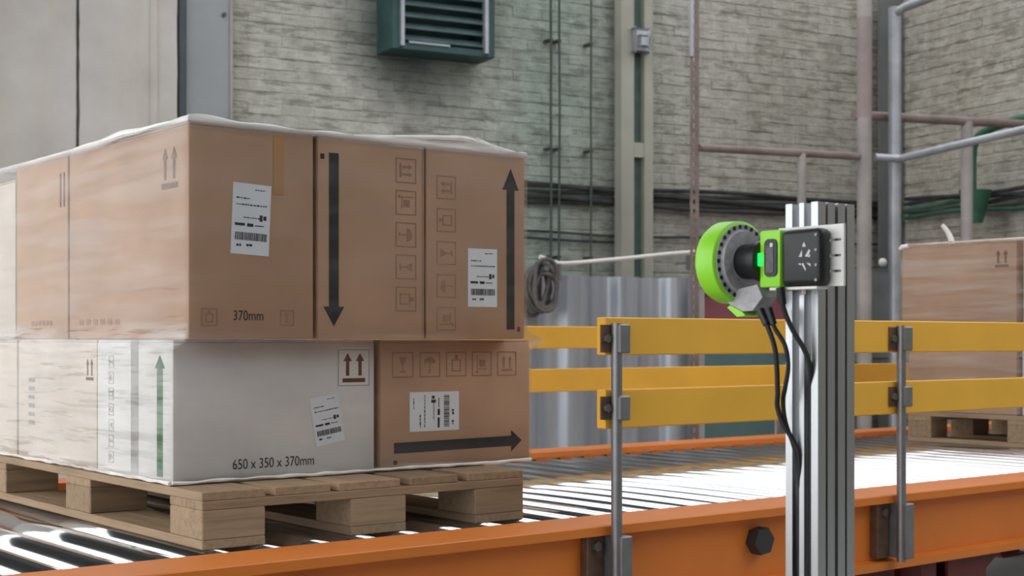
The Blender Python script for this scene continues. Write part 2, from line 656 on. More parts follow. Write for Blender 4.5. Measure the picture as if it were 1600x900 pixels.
# ventilation grille high on the brick wall
vt = thing('ventilation_grille', 'dark teal louvred ventilation grille mounted high on the brick wall', 'vent', W(-4.55, 0.02, 3.4))
bm = BM()
wbox(bm, -4.96, -4.90, 0.0, 0.30, 3.38, 4.45, 0.004); wbox(bm, -4.19, -4.13, 0.0, 0.30, 3.38, 4.45, 0.004)
wbox(bm, -4.90, -4.19, 0.0, 0.30, 3.38, 3.43, 0.004); wbox(bm, -4.90, -4.19, 0.0, 0.30, 4.40, 4.45, 0.004)
wbox(bm, -4.90, -4.19, 0.0, 0.05, 3.43, 4.40)
mesh_obj('frame', bm, 'teal_frame', vt)
for i in range(11):
    z = 3.475 + i * 0.085
    bm = BM(); fbox(bm, W(-4.545, 0.262, z), WU * 0.352, (WN * 0.034 + Vector((0, 0, -0.026))), (WN * 0.002 + Vector((0, 0, 0.003))))
    mesh_obj('louvre_slat', bm, 'teal_slat', vt)
for u in (-4.885, -4.205):
    bm = BM(); wbox(bm, u - 0.014, u + 0.014, 0.285, 0.325, 3.40, 4.45, 0.004)
    mesh_obj('guide_rail', bm, 'galv', vt)
bm = BM(); wbox(bm, -4.83, -4.50, 0.29, 0.31, 3.425, 3.44, 0.002)
mesh_obj('edge_strip', bm, 'galv', vt)

# thin conduits on the brick
for u, lb, ma in ((-3.535, 'thin dark vertical conduit, leftmost of three on the brick wall', 0.011), (-3.462, 'thin dark vertical conduit, middle of three on the brick wall', 0.010), (-3.174, 'thin dark vertical conduit nearest the slotted wall column', 0.009)):
    cd = thing('conduit', lb, 'conduit', W(u, 0.1, 0.6), 'conduits on the brick wall')
    bm = BM(); tube(bm, [W(u + random.uniform(-0.004, 0.004), 0.105, 0.6 + i * 0.41) for i in range(11)], ma, 8, 2)
    mesh_obj('pipe', bm, 'conduit', cd, True)
    for z in (1.9, 2.75, 3.6):
        bm = BM(); wbox(bm, u - 0.018, u + 0.018, 0.012, 0.105, z, z + 0.015, 0.002)
        mesh_obj('clip', bm, 'conduit', cd)

# slotted column against the back wall
sc = thing('slotted_column', 'pale steel wall column with a green slot and batten plates', 'column', W(-2.8, 0.1, 0))
for a, b_, nm in ((-2.955, -2.835, 'channel'), (-2.735, -2.655, 'channel')):
    bm = BM(); wbox(bm, a, b_, 0.11, 0.20, 0.0, WALL_TOP, 0.005)
    mesh_obj(nm, bm, 'col_beige', sc)
bm = BM(); wbox(bm, -2.835, -2.735, 0.11, 0.14, 0.0, WALL_TOP)
mesh_obj('web', bm, 'web_green', sc)
for z0, z1 in ((2.72, 2.84), (1.6, 1.72)):
    bm = BM(); wbox(bm, -2.84, -2.73, 0.14, 0.195, z0, z1, 0.004)
    mesh_obj('batten_plate', bm, 'col_beige', sc)
bm = BM(); wbox(bm, -2.85, -2.72, 0.19, 0.25, 3.56, 3.74, 0.015); wbox(bm, -2.82, -2.75, 0.24, 0.28, 3.60, 3.68, 0.012)
mesh_obj('junction_box', bm, 'galv', sc)

kc = thing('corner_column', 'dark grey steel column in the corner behind the thick vertical pipe', 'column', W(-0.17, 0.25, 0))
bm = BM(); wbox(bm, -0.30, -0.04, 0.19, 0.21, 0, WALL_TOP, 0.003)
mesh_obj('front_flange', bm, 'dark_col', kc)
bm = BM(); wbox(bm, -0.18, -0.16, 0.12, 0.19, 0, WALL_TOP)
mesh_obj('web', bm, 'dark_col', kc)

# dusty cable bundles running along the walls
cb = thing('cable_bundle', 'dark dusty bundle of cables running along the back brick wall', 'cables', W(-2.0, 0.05, 2.33))
for k in range(6):
    bm = BM()
    z = 2.34 + 0.028 * k
    tube(bm, [W(-6.0 + i * 0.49, 0.06 + 0.012 * math.sin(k * 2 + i), z + 0.012 * math.sin(i * 1.3 + k * 1.9)) for i in range(13)], 0.017, 7, 3)
    mesh_obj('cable', bm, 'cable_dark', cb, True)
for k in range(2):
    bm = BM()
    tube(bm, [W(-6.0 + i * 0.49, 0.05, 2.10 - 0.05 * k + 0.01 * math.sin(i * 1.7 + k)) for i in range(13 - 5 * k)], 0.010, 7, 3)
    mesh_obj('cable', bm, 'cable_dark', cb, True)
cb = thing('cable_bundle', 'dark green-tinged bundle of cables along the right-hand brick wall', 'cables', W(-0.06, 1.5, 2.33))
for k in range(6):
    bm = BM()
    z = 2.33 + 0.03 * k
    tube(bm, [W(-0.06 - 0.01 * math.sin(k + i), 0.26 + i * 0.34, z + 0.02 * math.sin(i * 1.1 + k * 1.6)) for i in range(10)], 0.018, 7, 3)
    mesh_obj('cable', bm, 'cable_dark' if k % 3 else 'green_pipe', cb, True)

# perforated upright + tube railing standing in front of the back wall
NR = 2.2
pa = thing('perforated_upright', 'tall perforated rusty steel upright standing in front of the brick wall', 'upright', W(-3.617, NR, 0))
bm = BM()
for z in range(0, 62):
    z0 = z * 0.062
    for (u0, u1, za, zb) in ((-0.034, -0.012, 0, 0.062), (0.012, 0.034, 0, 0.062), (-0.012, 0.012, 0, 0.03)):
        wbox(bm, -3.617 + u0, -3.617 + u1, NR, NR + 0.004, z0 + za, z0 + zb)
    wbox(bm, -3.617 + 0.030, -3.617 + 0.034, NR - 0.04, NR, z0, z0 + 0.062)
bmesh.ops.remove_doubles(bm, verts=bm.verts, dist=0.0005)
mesh_obj('perforated_angle', bm, 'rust_tube', pa)
bm = BM(); wbox(bm, -3.68, -3.55, NR - 0.06, NR + 0.06, 0, 0.01)
mesh_obj('foot_plate', bm, 'rust_tube', pa)
bm = BM(); wbox(bm, -3.66, -3.635, NR + 0.004, NR + 0.016, 3.1, 4.3, 0.003)
mesh_obj('galvanised_strip', bm, 'galv', pa)

gr = thing('tube_railing', 'rusty brown tube railing joined between the perforated upright and thick pipe', 'railing', W(-2.75, NR, 0))
bm = BM(); cyl(bm, W(-3.58, NR, 2.51), W(-2.25, NR, 2.53), 0.026, 12)
mesh_obj('top_rail', bm, 'rust_tube', gr, True)
bm = BM(); cyl(bm, W(-2.742, NR, 0), W(-2.742, NR, 2.52), 0.030, 12)
mesh_obj('post', bm, 'grey_tube', gr, True)

pp = thing('scaffold_pipe', 'thick grey and pink painted vertical pipe in front of the wall corner', 'pipe', W(-2.195, NR, 0))
bm = BM(); cyl(bm, W(-2.195, NR, 0), W(-2.195, NR, WALL_TOP), 0.050, 18)
mesh_obj('tube', bm, 'grey_tube', pp, True)
bm = BM(); cyl(bm, W(-2.195, NR, 2.80), W(-2.195, NR, 3.5), 0.0515, 18)
mesh_obj('painted_band', bm, 'pink_band', pp, True)
bm = BM(); cyl(bm, W(-2.195, NR, 0), W(-2.195, NR, 0.012), 0.1, 18)
mesh_obj('foot_plate', bm, 'grey_tube', pp)

sr = thing('stair_railing', 'bright galvanised tube railing climbing towards the right edge', 'railing', W(-1.92, NR, 0))
bm = BM(); cyl(bm, W(-1.92, NR, 0), W(-1.92, NR, 3.60), 0.044, 16)
mesh_obj('post', bm, 'galv', sr, True)
bm = BM(); tube(bm, [W(-2.12, NR + 0.02, 2.53), W(-1.96, NR + 0.05, 2.53), W(-1.90, NR + 0.12, 2.535), W(-1.88, NR + 0.8, 2.575), W(-1.86, NR + 1.8, 2.63)], 0.027, 12)
mesh_obj('middle_rail', bm, 'galv', sr, True)
bm = BM(); tube(bm, [W(-1.92, NR, 3.52), W(-1.92, NR + 0.06, 3.57), W(-1.90, NR + 0.3, 3.60), W(-1.86, NR + 1.8, 3.70)], 0.030, 12)
mesh_obj('top_rail', bm, 'galv', sr, True)

hr = thing('guard_railing', 'dark rusty tube railing with one post above the distant pallet', 'railing', W(-1.07, NR, 0))
bm = BM(); cyl(bm, W(-2.20, NR - 0.10, 2.835), W(-0.40, NR - 0.10, 2.885), 0.033, 12)
mesh_obj('top_rail', bm, 'rust_tube', hr, True)
bm = BM(); cyl(bm, W(-1.14, NR - 0.1, 0), W(-1.14, NR - 0.1, 2.86), 0.043, 14)
mesh_obj('post', bm, 'grey_tube', hr, True)

gp = thing('green_pipe', 'green painted pipe bending down the right-hand brick wall to a dark funnel', 'pipe', W(-0.32, 1.3, 2.2))
bm = BM(); tube(bm, [W(-0.32, 2.6, 3.02), W(-0.32, 1.9, 2.98), W(-0.32, 1.5, 2.93), W(-0.32, 1.36, 2.85), W(-0.32, 1.33, 2.7), W(-0.32, 1.33, 2.42)], 0.034, 10)
mesh_obj('bent_tube', bm, 'green_pipe', gp, True)
bm = BM(); cyl(bm, W(-0.32, 1.36, 2.20), W(-0.32, 1.36, 2.46), 0.06, 14, 0.13)
mesh_obj('funnel', bm, 'green_pipe', gp, True)

# corrugated metal screen behind the conveyor
ms = thing('metal_screen', 'grey corrugated sheet metal screen standing behind the far yellow guard rail', 'screen', W(-3.9, 1.5, 0))
bm = BM()
prof = []
x = -5.0
while x < -3.05:
    ph = (x + 5.0) / 0.40 * 2 * math.pi
    prof.append((x, 1.5 + 0.045 * math.tanh(2.2 * math.sin(ph)) + 0.008 * math.sin(ph * 2.7)))
    x += 0.012
poly = prof + [(a, b - 0.006) for a, b in prof[::-1]]
n = len(prof)
lo = [bm.verts.new(W(a, b, 0.0)) for a, b in prof]; hi = [bm.verts.new(W(a, b, 1.69)) for a, b in prof]
lo2 = [bm.verts.new(W(a, b - 0.006, 0.0)) for a, b in prof]; hi2 = [bm.verts.new(W(a, b - 0.006, 1.69)) for a, b in prof]
for i in range(n - 1):
    bm.faces.new((lo[i], lo[i + 1], hi[i + 1], hi[i])); bm.faces.new((lo2[i + 1], lo2[i], hi2[i], hi2[i + 1])); bm.faces.new((hi[i], hi[i + 1], hi2[i + 1], hi2[i]))
mesh_obj('corrugated_sheet', bm, 'sheet', ms, True)
bm = BM(); wbox(bm, -5.0, -3.05, 1.40, 1.44, 1.60, 1.66, 0.004)
mesh_obj('rear_rail', bm, 'galv', ms)
for u in (-4.95, -3.1):
    bm = BM(); wbox(bm, u - 0.02, u + 0.02, 1.36, 1.40, 0, 1.66, 0.004)
    mesh_obj('rear_post', bm, 'galv', ms)

ps = thing('slim_post', 'slim pinkish steel post standing beside the teal cabinet', 'post', W(-3.2, 1.62, 0))
bm = BM(); wbox(bm, -3.232, -3.168, 1.60, 1.66, 0, 1.62, 0.006)
mesh_obj('tube', bm, 'grey_tube', ps)
bm = BM(); wbox(bm, -3.26, -3.14, 1.57, 1.69, 0, 0.012)
mesh_obj('foot_plate', bm, 'grey_tube', ps)

# machine behind the conveyor
mc = thing('machine_cabinet', 'teal machine cabinet with a dark red hood behind the sensor post', 'cabinet', W(-2.2, 1.0, 0))
bm = BM(); wbox(bm, -3.06, -1.35, 0.7, 1.2, 0.0, 1.36, 0.01)
mesh_obj('body', bm, 'cabinet', mc)
bm = BM(); wbox(bm, -3.07, -1.34, 0.68, 1.22, 1.36, 1.60, 0.03)
mesh_obj('hood', bm, 'hood', mc)
for u in (-3.03, -2.2):
    bm = BM(); wbox(bm, u, u + 0.80, 1.2, 1.215, 0.12, 1.32, 0.004)
    d_ = mesh_obj('door', bm, 'cabinet', mc)
    bm = BM(); wbox(bm, u + 0.70, u + 0.73, 1.215, 1.24, 0.7, 0.85, 0.004)
    mesh_obj('handle', bm, 'steel_dark', d_)
gb = thing('grey_enclosure', 'grey electrical enclosure on legs in front of the thick pipe', 'enclosure', W(-1.86, 1.95, 0))
bm = BM(); wbox(bm, -2.06, -1.60, 1.8, 2.02, 1.10, 1.78, 0.012)
mesh_obj('body', bm, 'grey_box', gb)
bm = BM(); wbox(bm, -2.03, -1.63, 2.02, 2.035, 1.13, 1.75, 0.004)
mesh_obj('door', bm, 'grey_box', gb)
for u in (-2.02, -1.64):
    bm = BM(); wbox(bm, u - 0.02, u + 0.02, 1.85, 1.9, 0, 1.10)
    mesh_obj('leg', bm, 'steel_dark', gb)
lb_ = thing('work_light', 'small round white lamp on top of the grey enclosure', 'lamp', W(-1.85, 2.0, 1.78))
bm = BM(); bmesh.ops.create_uvsphere(bm, u_segments=14, v_segments=9, radius=0.03, matrix=Matrix.Translation(W(-1.835, 1.98, 1.815)))
mesh_obj('globe', bm, 'white_pipe', lb_, True)
bm = BM(); cyl(bm, W(-1.835, 1.98, 1.778), W(-1.835, 1.98, 1.80), 0.022, 12)
mesh_obj('base', bm, 'steel_dark', lb_)

# hose coil and white pipe behind the load
hs = thing('hose_coil', 'dark grey coiled hose hanging beside the stacked cartons', 'hose', W(-4.45, 1.62, 1.45))
for k in range(7):
    bm = BM()
    cu = -4.47 + random.uniform(-0.03, 0.05); cz = 1.60 + random.uniform(-0.03, 0.03)
    ru = 0.075 + random.uniform(-0.02, 0.04); rz = 0.13 + random.uniform(-0.02, 0.05)
    nn = 1.60 + 0.017 * k
    pts = [W(cu + ru * math.sin(a) + 0.01 * math.sin(3 * a + k), nn + 0.006 * math.cos(2 * a), cz + rz * math.cos(a)) for a in [i / 16 * 2 * math.pi for i in range(17)]]
    tube(bm, pts, 0.014, 8, 3)
    mesh_obj('hose_loop', bm, 'hose', hs, True)
bm = BM(); cyl(bm, W(-4.47, 1.54, 1.72), W(-4.47, 1.76, 1.72), 0.015, 10)
mesh_obj('hook', bm, 'steel_dark', hs)
wp = thing('white_pipe', 'long thin white plastic pipe lying above the metal screen', 'pipe', W(-3.8, 1.62, 1.8))
bm = BM(); tube(bm, [W(-4.45, 1.62, 1.805), W(-4.39, 1.62, 1.79), W(-4.32, 1.62, 1.768), W(-4.2, 1.62, 1.77), W(-3.8, 1.62, 1.81), W(-3.4, 1.62, 1.855), W(-3.10, 1.62, 1.88)], 0.014, 10)
mesh_obj('tube', bm, 'white_pipe', wp, True)
for u, z in ((-4.30, 1.752), (-3.2, 1.852)):
    bm = BM(); wbox(bm, u - 0.008, u + 0.008, 1.50, 1.63, z - 0.10, z, 0.002)
    mesh_obj('support_clip', bm, 'steel_dark', wp)

# ------------------------------------------------------------------ roller conveyor
RT = CAM_Z - 0.509          # roller top
BT = CAM_Z - 0.490          # beam top
BB = CAM_Z - 0.730          # beam bottom
YN0, YN1 = 2.820, 3.005     # near beam flange
YF0, YF1 = 4.800, 4.985     # far beam flange
cv = thing('roller_conveyor', 'orange framed roller conveyor carrying the loaded pallets', 'conveyor', (4.5, 3.9, 0))
CX0, CX1 = 0.30, 9.2


def beam(y_out, y_in, s):
    # channel section: flanges reach from the web outwards (s = -1 near side, +1 far side)
    webo = y_out - s * 0.05
    webi = webo - s * 0.016
    t = 0.026
    poly = [(y_in, BT), (y_in, BT - t), (webi, BT - t), (webi, BB + t * 0.8), (y_in, BB + t * 0.8), (y_in, BB), (y_out - s * 0.018, BB), (y_out - s * 0.018, BB + t), (webo, BB + t + 0.006), (webo, BT - t - 0.004), (y_out, BT - t), (y_out, BT - 0.003), (y_out - s * 0.003, BT)]
    b = BM()
    prism(b, poly, lambda y, z, x: Vector((x, y, z)), CX0, CX1)
    return mesh_obj('side_beam', b, 'orange', cv)


nb = beam(YN0, YN1, -1)
fb = beam(YF1, YF0, 1)
for xx in (1.66, 3.175, 4.69, 6.20):
    bm = BM()
    prism(bm, [(0.042 * math.cos(R(a)), 0.042 * math.sin(R(a))) for a in (8, 68, 128, 188, 248, 308)], lambda u, v, h: Vector((xx + u, h, 0.672 + v)), 2.832, 2.872)
    mesh_obj('hex_cap', bm, 'hex', nb)
# one roller mesh shared by all
rb = BM()
RL = YF0 - YN1 + 0.02
cyl(rb, (0, -RL / 2, 0), (0, RL / 2, 0), 0.055, 32)
me = bpy.data.meshes.new('roller')
rb.to_mesh(me); rb.free()
for p in me.polygons:
    p.use_smooth = len(p.vertices) == 4
me.materials.append(MT['roller'])
i = 0
xx = CX0 + 0.09 - 0.032
while xx < CX1 - 0.05:
    o = bpy.data.objects.new('roller', me)
    COL.objects.link(o)
    o.parent = cv
    o.location = Vector((xx, (YF0 + YN1) / 2, RT - 0.055)) - wloc(cv)
    xx += 0.138


def leg(x0, x1, y0, y1):
    b = BM()
    box(b, x0, x1, y0, y0 + 0.012, 0.012, BB); box(b, x0, x1, y1 - 0.012, y1, 0.012, BB)
    box(b, (x0 + x1) / 2 - 0.006, (x0 + x1) / 2 + 0.006, y0 + 0.012, y1 - 0.012, 0.012, BB)
    box(b, x0 - 0.04, x1 + 0.04, y0 - 0.04, y1 + 0.04, 0, 0.012)
    return mesh_obj('leg', b, 'red_leg', cv)


for yy in (2.88, 4.80):
    leg(1.0, 1.2, yy, yy + 0.12)
    leg(4.135, 4.355, yy, yy + 0.12)
    leg(3.99, 4.07, yy, yy + 0.12)
    leg(7.4, 7.6, yy, yy + 0.12)
for xx in (1.1, 4.245, 7.5):
    bm = BM(); box(bm, xx - 0.05, xx + 0.05, 3.0, 4.80, 0.40, BB - 0.01, 0.004)
    mesh_obj('cross_member', bm, 'red_leg', cv)
bm = BM(); box(bm, CX0 + 0.2, CX1 - 0.2, 4.0, 4.08, 0.30, 0.40, 0.004)
mesh_obj('centre_member', bm, 'red_leg', cv)
for xx in (4.46,):
    bm = BM()
    prism(bm, [(4.355, BB), (4.47, BB), (4.355, BB - 0.07)], lambda u, v, h: Vector((u, h, v)), 2.89, 2.99)
    mesh_obj('gusset', bm, 'red_leg', cv)


# ------------------------------------------------------------------ guard rails
def guard_rail(label, sgn, y_face, x0, x1, posts, grp):
    """sgn -1: the near side (posts in front of planks); +1: the far side"""
    g = thing('guard_rail', label, 'guard rail', (posts[0], y_face, 0.55), grp)
    t = 0.034
    ya, yb = (y_face, y_face + t) if sgn < 0 else (y_face - t, y_face)
    for z0, z1 in ((-0.042, 0.058), (-0.236, -0.133)):
        b = BM(); box(b, x0, x1, ya, yb, CAM_Z + z0, CAM_Z + z1, 0.003)
        mesh_obj('plank', b, 'yellow', g)
    yo = y_face + sgn * 0.016
    for px in posts:
        b = BM(); cyl(b, (px, yo + sgn * 0.0, CAM_Z - 0.70), (px, yo, CAM_Z + 0.042), 0.0145, 16)
        po = mesh_obj('post', b, 'steel_dark', g, True)
        for z0, z1 in ((-0.037, 0.040), (-0.213, -0.148)):
            b = BM(); box(b, px - 0.010, px + 0.032, min(yo - sgn * 0.015, yo + sgn * 0.022), max(yo - sgn * 0.015, yo + sgn * 0.022), CAM_Z + z0, CAM_Z + z1, 0.004)
            mesh_obj('clamp', b, 'steel_dark', po)
            b = BM(); box(b, px - 0.045, px - 0.011, min(y_face, y_face + sgn * 0.006), max(y_face, y_face + sgn * 0.006), CAM_Z + z0 + 0.002, CAM_Z + z1 - 0.002, 0.001)
            mesh_obj('clamp_plate', b, 'bracket', po)
            b = BM(); zc = CAM_Z + (z0 + z1) / 2
            cyl(b, (px - 0.027, y_face, zc), (px - 0.027, y_face + sgn * 0.016, zc), 0.012, 6)
            mesh_obj('bolt', b, 'bolt', po)
        # socket on the beam web
        b = BM(); box(b, px - 0.006, px + 0.036, min(yo - sgn * 0.0705, yo + sgn * 0.024), max(yo - sgn * 0.0705, yo + sgn * 0.024), CAM_Z - 0.690, CAM_Z - 0.517, 0.003)
        mesh_obj('socket', b, 'steel_dark', po)
        b = BM(); yw = y_face - sgn * 0.0545
        box(b, px - 0.066, px - 0.007, min(yw, yw + sgn * 0.03), max(yw, yw + sgn * 0.03), CAM_Z - 0.690, CAM_Z - 0.518, 0.002)
        mesh_obj('socket_plate', b, 'bracket', po)
        b = BM(); cyl(b, (px - 0.038, yw + sgn * 0.03, CAM_Z - 0.545), (px - 0.038, yw + sgn * 0.042, CAM_Z - 0.545), 0.014, 6)
        mesh_obj('bolt', b, 'bolt', po)
    return g


guard_rail('yellow plank guard rail on the near side of the conveyor, crossing the distant pallet', -1, 2.815, 2.535, 6.6, (2.562, 3.773, 4.984, 6.195), 'yellow guard rails')
guard_rail('yellow plank guard rail on the far side of the conveyor, behind the rollers', 1, 4.985, 2.9, 7.4, (3.40, 4.555, 5.70, 6.85), 'yellow guard rails')


# ------------------------------------------------------------------ pallets
def pallet(label, x0, x1, y0, y1, ys, xs, bw, bl, H, deck):
    """deck boards run along y on cross stringers, blocks, and bottom skids along y"""
    p = thing('pallet', label, 'pallet', ((x0 + x1) / 2, (y0 + y1) / 2, RT), 'wooden pallets on the conveyor')
    z0 = RT
    for bx in xs:
        b = BM(); box(b, bx, bx + bw, y0, y1, z0, z0 + 0.022, 0.002)
        mesh_obj('bottom_board', b, 'woody', p)
    for bx in xs:
        for by in ys:
            b = BM(); box(b, bx, bx + bw, by, by + bl, z0 + 0.022, z0 + H - 0.044, 0.003)
            mesh_obj('block', b, 'woodx', p)
    for by in ys:
        b = BM(); box(b, x0, x1, by - 0.0, by + bl, z0 + H - 0.044, z0 + H - 0.022, 0.002)
        mesh_obj('stringer_board', b, 'woodx', p)
    for a, c in deck:
        b = BM(); box(b, x0 + a, x0 + c, y0 + random.uniform(0, 0.004), y1, z0 + H - 0.022, z0 + H, 0.002)
        mesh_obj('deck_board', b, 'woody', p)
    return p


PX, PY = 1.567, 3.187
H1 = 0.139
pallet('wooden pallet under the stretch-wrapped cartons in the foreground', PX, PX + 0.993, PY, PY + 1.555,
       (PY, PY + 0.692, PY + 1.375), (PX, PX + 0.421, PX + 0.822), 0.171, 0.180, H1,
       [(0.0, 0.173), (0.20, 0.36), (0.385, 0.575), (0.61, 0.765), (0.80, 0.993)])
QX, QY = 6.038, 3.19
H2 = 0.150
pallet('wooden pallet further along the conveyor behind the yellow guard rail', QX, QX + 0.86, QY, QY + 1.25,
       (QY, QY + 0.555, QY + 1.115), (QX, QX + 0.36, QX + 0.72), 0.14, 0.135, H2,
       [(0.0, 0.14), (0.18, 0.32), (0.36, 0.50), (0.54, 0.68), (0.72, 0.86)])


# ------------------------------------------------------------------ cartons
class Carton:
    def __init__(self, label, x0, x1, y0, y1, z0, z1, mat='card', group='cartons on the foreground pallet', tape=True):
        self.b = (x0, x1, y0, y1, z0, z1)
        self.root = thing('carton', label, 'carton', ((x0 + x1) / 2, (y0 + y1) / 2, z0), group)
        b = BM(); box(b, x0, x1, y0, y1, z0, z1 - 0.006, 0.005, 2)
        mesh_obj('body', b, mat, self.root, True)
        longy = (y1 - y0) > (x1 - x0)
        for s in (0, 1):
            b = BM()
            if longy:
                m = (x0 + x1) / 2
                box(b, x0 + 0.002 if s == 0 else m + 0.0015, m - 0.0015 if s == 0 else x1 - 0.002, y0 + 0.002, y1 - 0.002, z1 - 0.006, z1 - 0.001, 0.001)
            else:
                m = (y0 + y1) / 2
                box(b, x0 + 0.002, x1 - 0.002, y0 + 0.002 if s == 0 else m + 0.0015, m - 0.0015 if s == 0 else y1 - 0.002, z1 - 0.006, z1 - 0.001, 0.001)
            mesh_obj('flap', b, mat, self.root)
        if tape:
            b = BM()
            if longy:
                box(b, m - 0.025, m + 0.025, y0, y1, z1 - 0.001, z1 - 0.0004)
            else:
                box(b, x0, x1, m - 0.025, m + 0.025, z1 - 0.001, z1 - 0.0004)
            mesh_obj('tape', b, 'tape', self.root)

    # (u, v) on the front face: u = world x, v = height above the camera level; on the left face u = -world y
    def place(self, face, lift):
        x0, x1, y0, y1, z0, z1 = self.b
        if face == 'front':
            return lambda u, v, h: Vector((u, y0 - lift - h, CAM_Z + v))
        return lambda u, v, h: Vector((x0 - lift - h, -u, CAM_Z + v))

    def flat(self, name, polys, mat, face='front', parent=None, lift=0.0003, th=0.0006):
        b = BM()
        pl = self.place(face, lift)
        for p in polys:
            prism(b, p, pl, 0, th)
        return mesh_obj(name, b, mat, parent or self.root)

    def text(self, s, u, v, size, mat, face='front', name='lettering', xs=1.0, rot=0.0):
        cu = bpy.data.curves.new('lettering', 'FONT')
        cu.body = s
        cu.size = size
        o = bpy.data.objects.new('lettering', cu)
        COL.objects.link(o)
        dg = bpy.context.evaluated_depsgraph_get()
        me = bpy.data.meshes.new_from_object(o.evaluated_get(dg))
        bpy.data.objects.remove(o)
        b = BM(); b.from_mesh(me)
        bpy.data.meshes.remove(me)
        pl = self.place(face, 0.0008)
        ca, sa = math.cos(rot), math.sin(rot)
        for q in b.verts:
            x, y = q.co.x * xs, q.co.y
            q.co = pl(u + x * ca - y * sa, v + x * sa + y * ca, 0)
        return mesh_obj(name, b, mat, self.root)


def rect(u0, u1, v0, v1):
    return [(u0, v0), (u1, v0), (u1, v1), (u0, v1)]


def xf(poly, c, rot=0.0, s=1.0):
    ca, sa = math.cos(rot), math.sin(rot)
    return [(c[0] + s * (x * ca - y * sa), c[1] + s * (x * sa + y * ca)) for x, y in poly]


def arrow(a, b, w, hw, hl):
    """arrow from a to b as one polygon"""
    ax, ay = a; bx, by = b
    L = math.hypot(bx - ax, by - ay)
    r = math.atan2(by - ay, bx - ax)
    p = [(0, -w / 2), (L - hl, -w / 2), (L - hl, -hw / 2), (L, 0), (L - hl, hw / 2), (L - hl, w / 2), (0, w / 2)]
    return xf(p, a, r)


def frame_polys(s, t):
    return [rect(-s, s, s - t, s), rect(-s, s, -s, -s + t), rect(-s, -s + t, -s + t, s - t), rect(s - t, s, -s + t, s - t)]


def up_arrows(c, s, rot=0.0):
    """two upright arrows on a bar"""
    P_ = [rect(-0.9 * s, 0.9 * s, -1.0 * s, -0.72 * s)]
    for k in (-0.5, 0.5):
        P_.append([(k * s - 0.13 * s, -0.55 * s), (k * s + 0.13 * s, -0.55 * s), (k * s + 0.13 * s, 0.45 * s), (k * s + 0.34 * s, 0.45 * s), (k * s, 1.0 * s), (k * s - 0.34 * s, 0.45 * s), (k * s - 0.13 * s, 0.45 * s)])
    return [xf(p, c, rot) for p in P_]


def icon(kind, c, s, rot=0.0):
    """outlined handling symbols: 0 glass, 1 umbrella, 2 keep upright, 3 box, 4 hand truck"""
    t = 0.09
    P_ = frame_polys(1.0, t)
    if kind == 0:
        P_ += [[(-0.35, 0.6), (0.35, 0.6), (0.08, 0.0), (-0.08, 0.0)], rect(-0.05, 0.05, -0.5, 0.0), rect(-0.3, 0.3, -0.62, -0.5)]
    elif kind == 1:
        P_ += [[(-0.55, 0.1)] + [(0.55 * math.cos(math.pi - a * math.pi / 8), 0.1 + 0.5 * math.sin(a * math.pi / 8)) for a in range(1, 8)] + [(0.55, 0.1)], rect(-0.04, 0.04, -0.6, 0.1), rect(-0.2, 0.04, -0.68, -0.6)]
    elif kind == 2:
        P_ += up_arrows((0, 0), 0.62)
    elif kind == 3:
        P_ += [rect(-0.45, 0.45, -0.6, -0.5), rect(-0.45, -0.35, -0.5, 0.3), rect(0.35, 0.45, -0.5, 0.3), rect(-0.45, 0.45, 0.3, 0.4), rect(-0.15, 0.15, 0.45, 0.75)]
    else:
        P_ += [rect(-0.5, -0.42, -0.6, 0.7), rect(-0.42, 0.5, -0.45, -0.37), rect(-0.25, 0.35, -0.25, 0.35), [(-0.6, -0.75), (-0.4, -0.75), (-0.35, -0.6), (-0.65, -0.6)]]
    return [xf([(x * s, y * s) for x, y in p], c, rot) for p in P_]


def shipping_label(c, cu, cv_, wd, ht, rot=0.0, seed=0, face='front', faint=False, mark_mat='ink_dark'):
    """paper label with address lines, thick dashes and a bar code; base turned by rot"""
    rr = random.Random(seed)
    sh = c.flat('shipping_label', [xf(rect(-wd / 2, wd / 2, -ht / 2, ht / 2), (cu, cv_), rot)], 'paper', face, None, 0.0006, 0.0006)
    def put(name, rs, mat):
        c.flat(name, [xf(rect(a * wd, b_ * wd, e * ht, f_ * ht), (cu, cv_), rot) for a, b_, e, f_ in rs], mat, face, sh, 0.0013, 0.0004)
    lines = []
    for (v, a, b_, h) in ((0.42, 0.08, 0.35, 0.014), (0.29, -0.40, -0.05, 0.018), (0.20, -0.40, 0.42, 0.016), (0.02, -0.2, 0.22, 0.014), (-0.37, -0.36, -0.24, 0.03), (-0.37, -0.10, 0.05, 0.035)):
        u = a
        while u < b_ - 0.01:
            l_ = rr.uniform(0.03, 0.09)
            lines.append((u, min(b_, u + l_), v - h / 2 * rr.uniform(0.6, 1.4), v + h / 2 * rr.uniform(0.6, 1.4)))
            u += l_ + 0.018
    put('text_lines', lines, 'ink')
    put('thick_dashes', [(-0.42, -0.16, -0.10, -0.062), (-0.10, 0.06, -0.105, -0.06), (0.10, 0.34, -0.092, -0.078)], mark_mat)
    bars = []
    u = -0.40
    while u < 0.42:
        l_ = rr.uniform(0.010, 0.035)
        bars.append((u, min(u + l_, 0.43), -0.30, -0.19))
        u += l_ + rr.uniform(0.010, 0.024)
    put('bar_code', bars, 'ink')
    put('address_block', [(0.22, 0.30, -0.02, 0.07), (0.32, 0.40, 0.0, 0.06)], 'ink')
    return sh


ZD = RT + H1 + 0.0005           # deck top
ZS = CAM_Z + 0.0005             # seam between the two layers
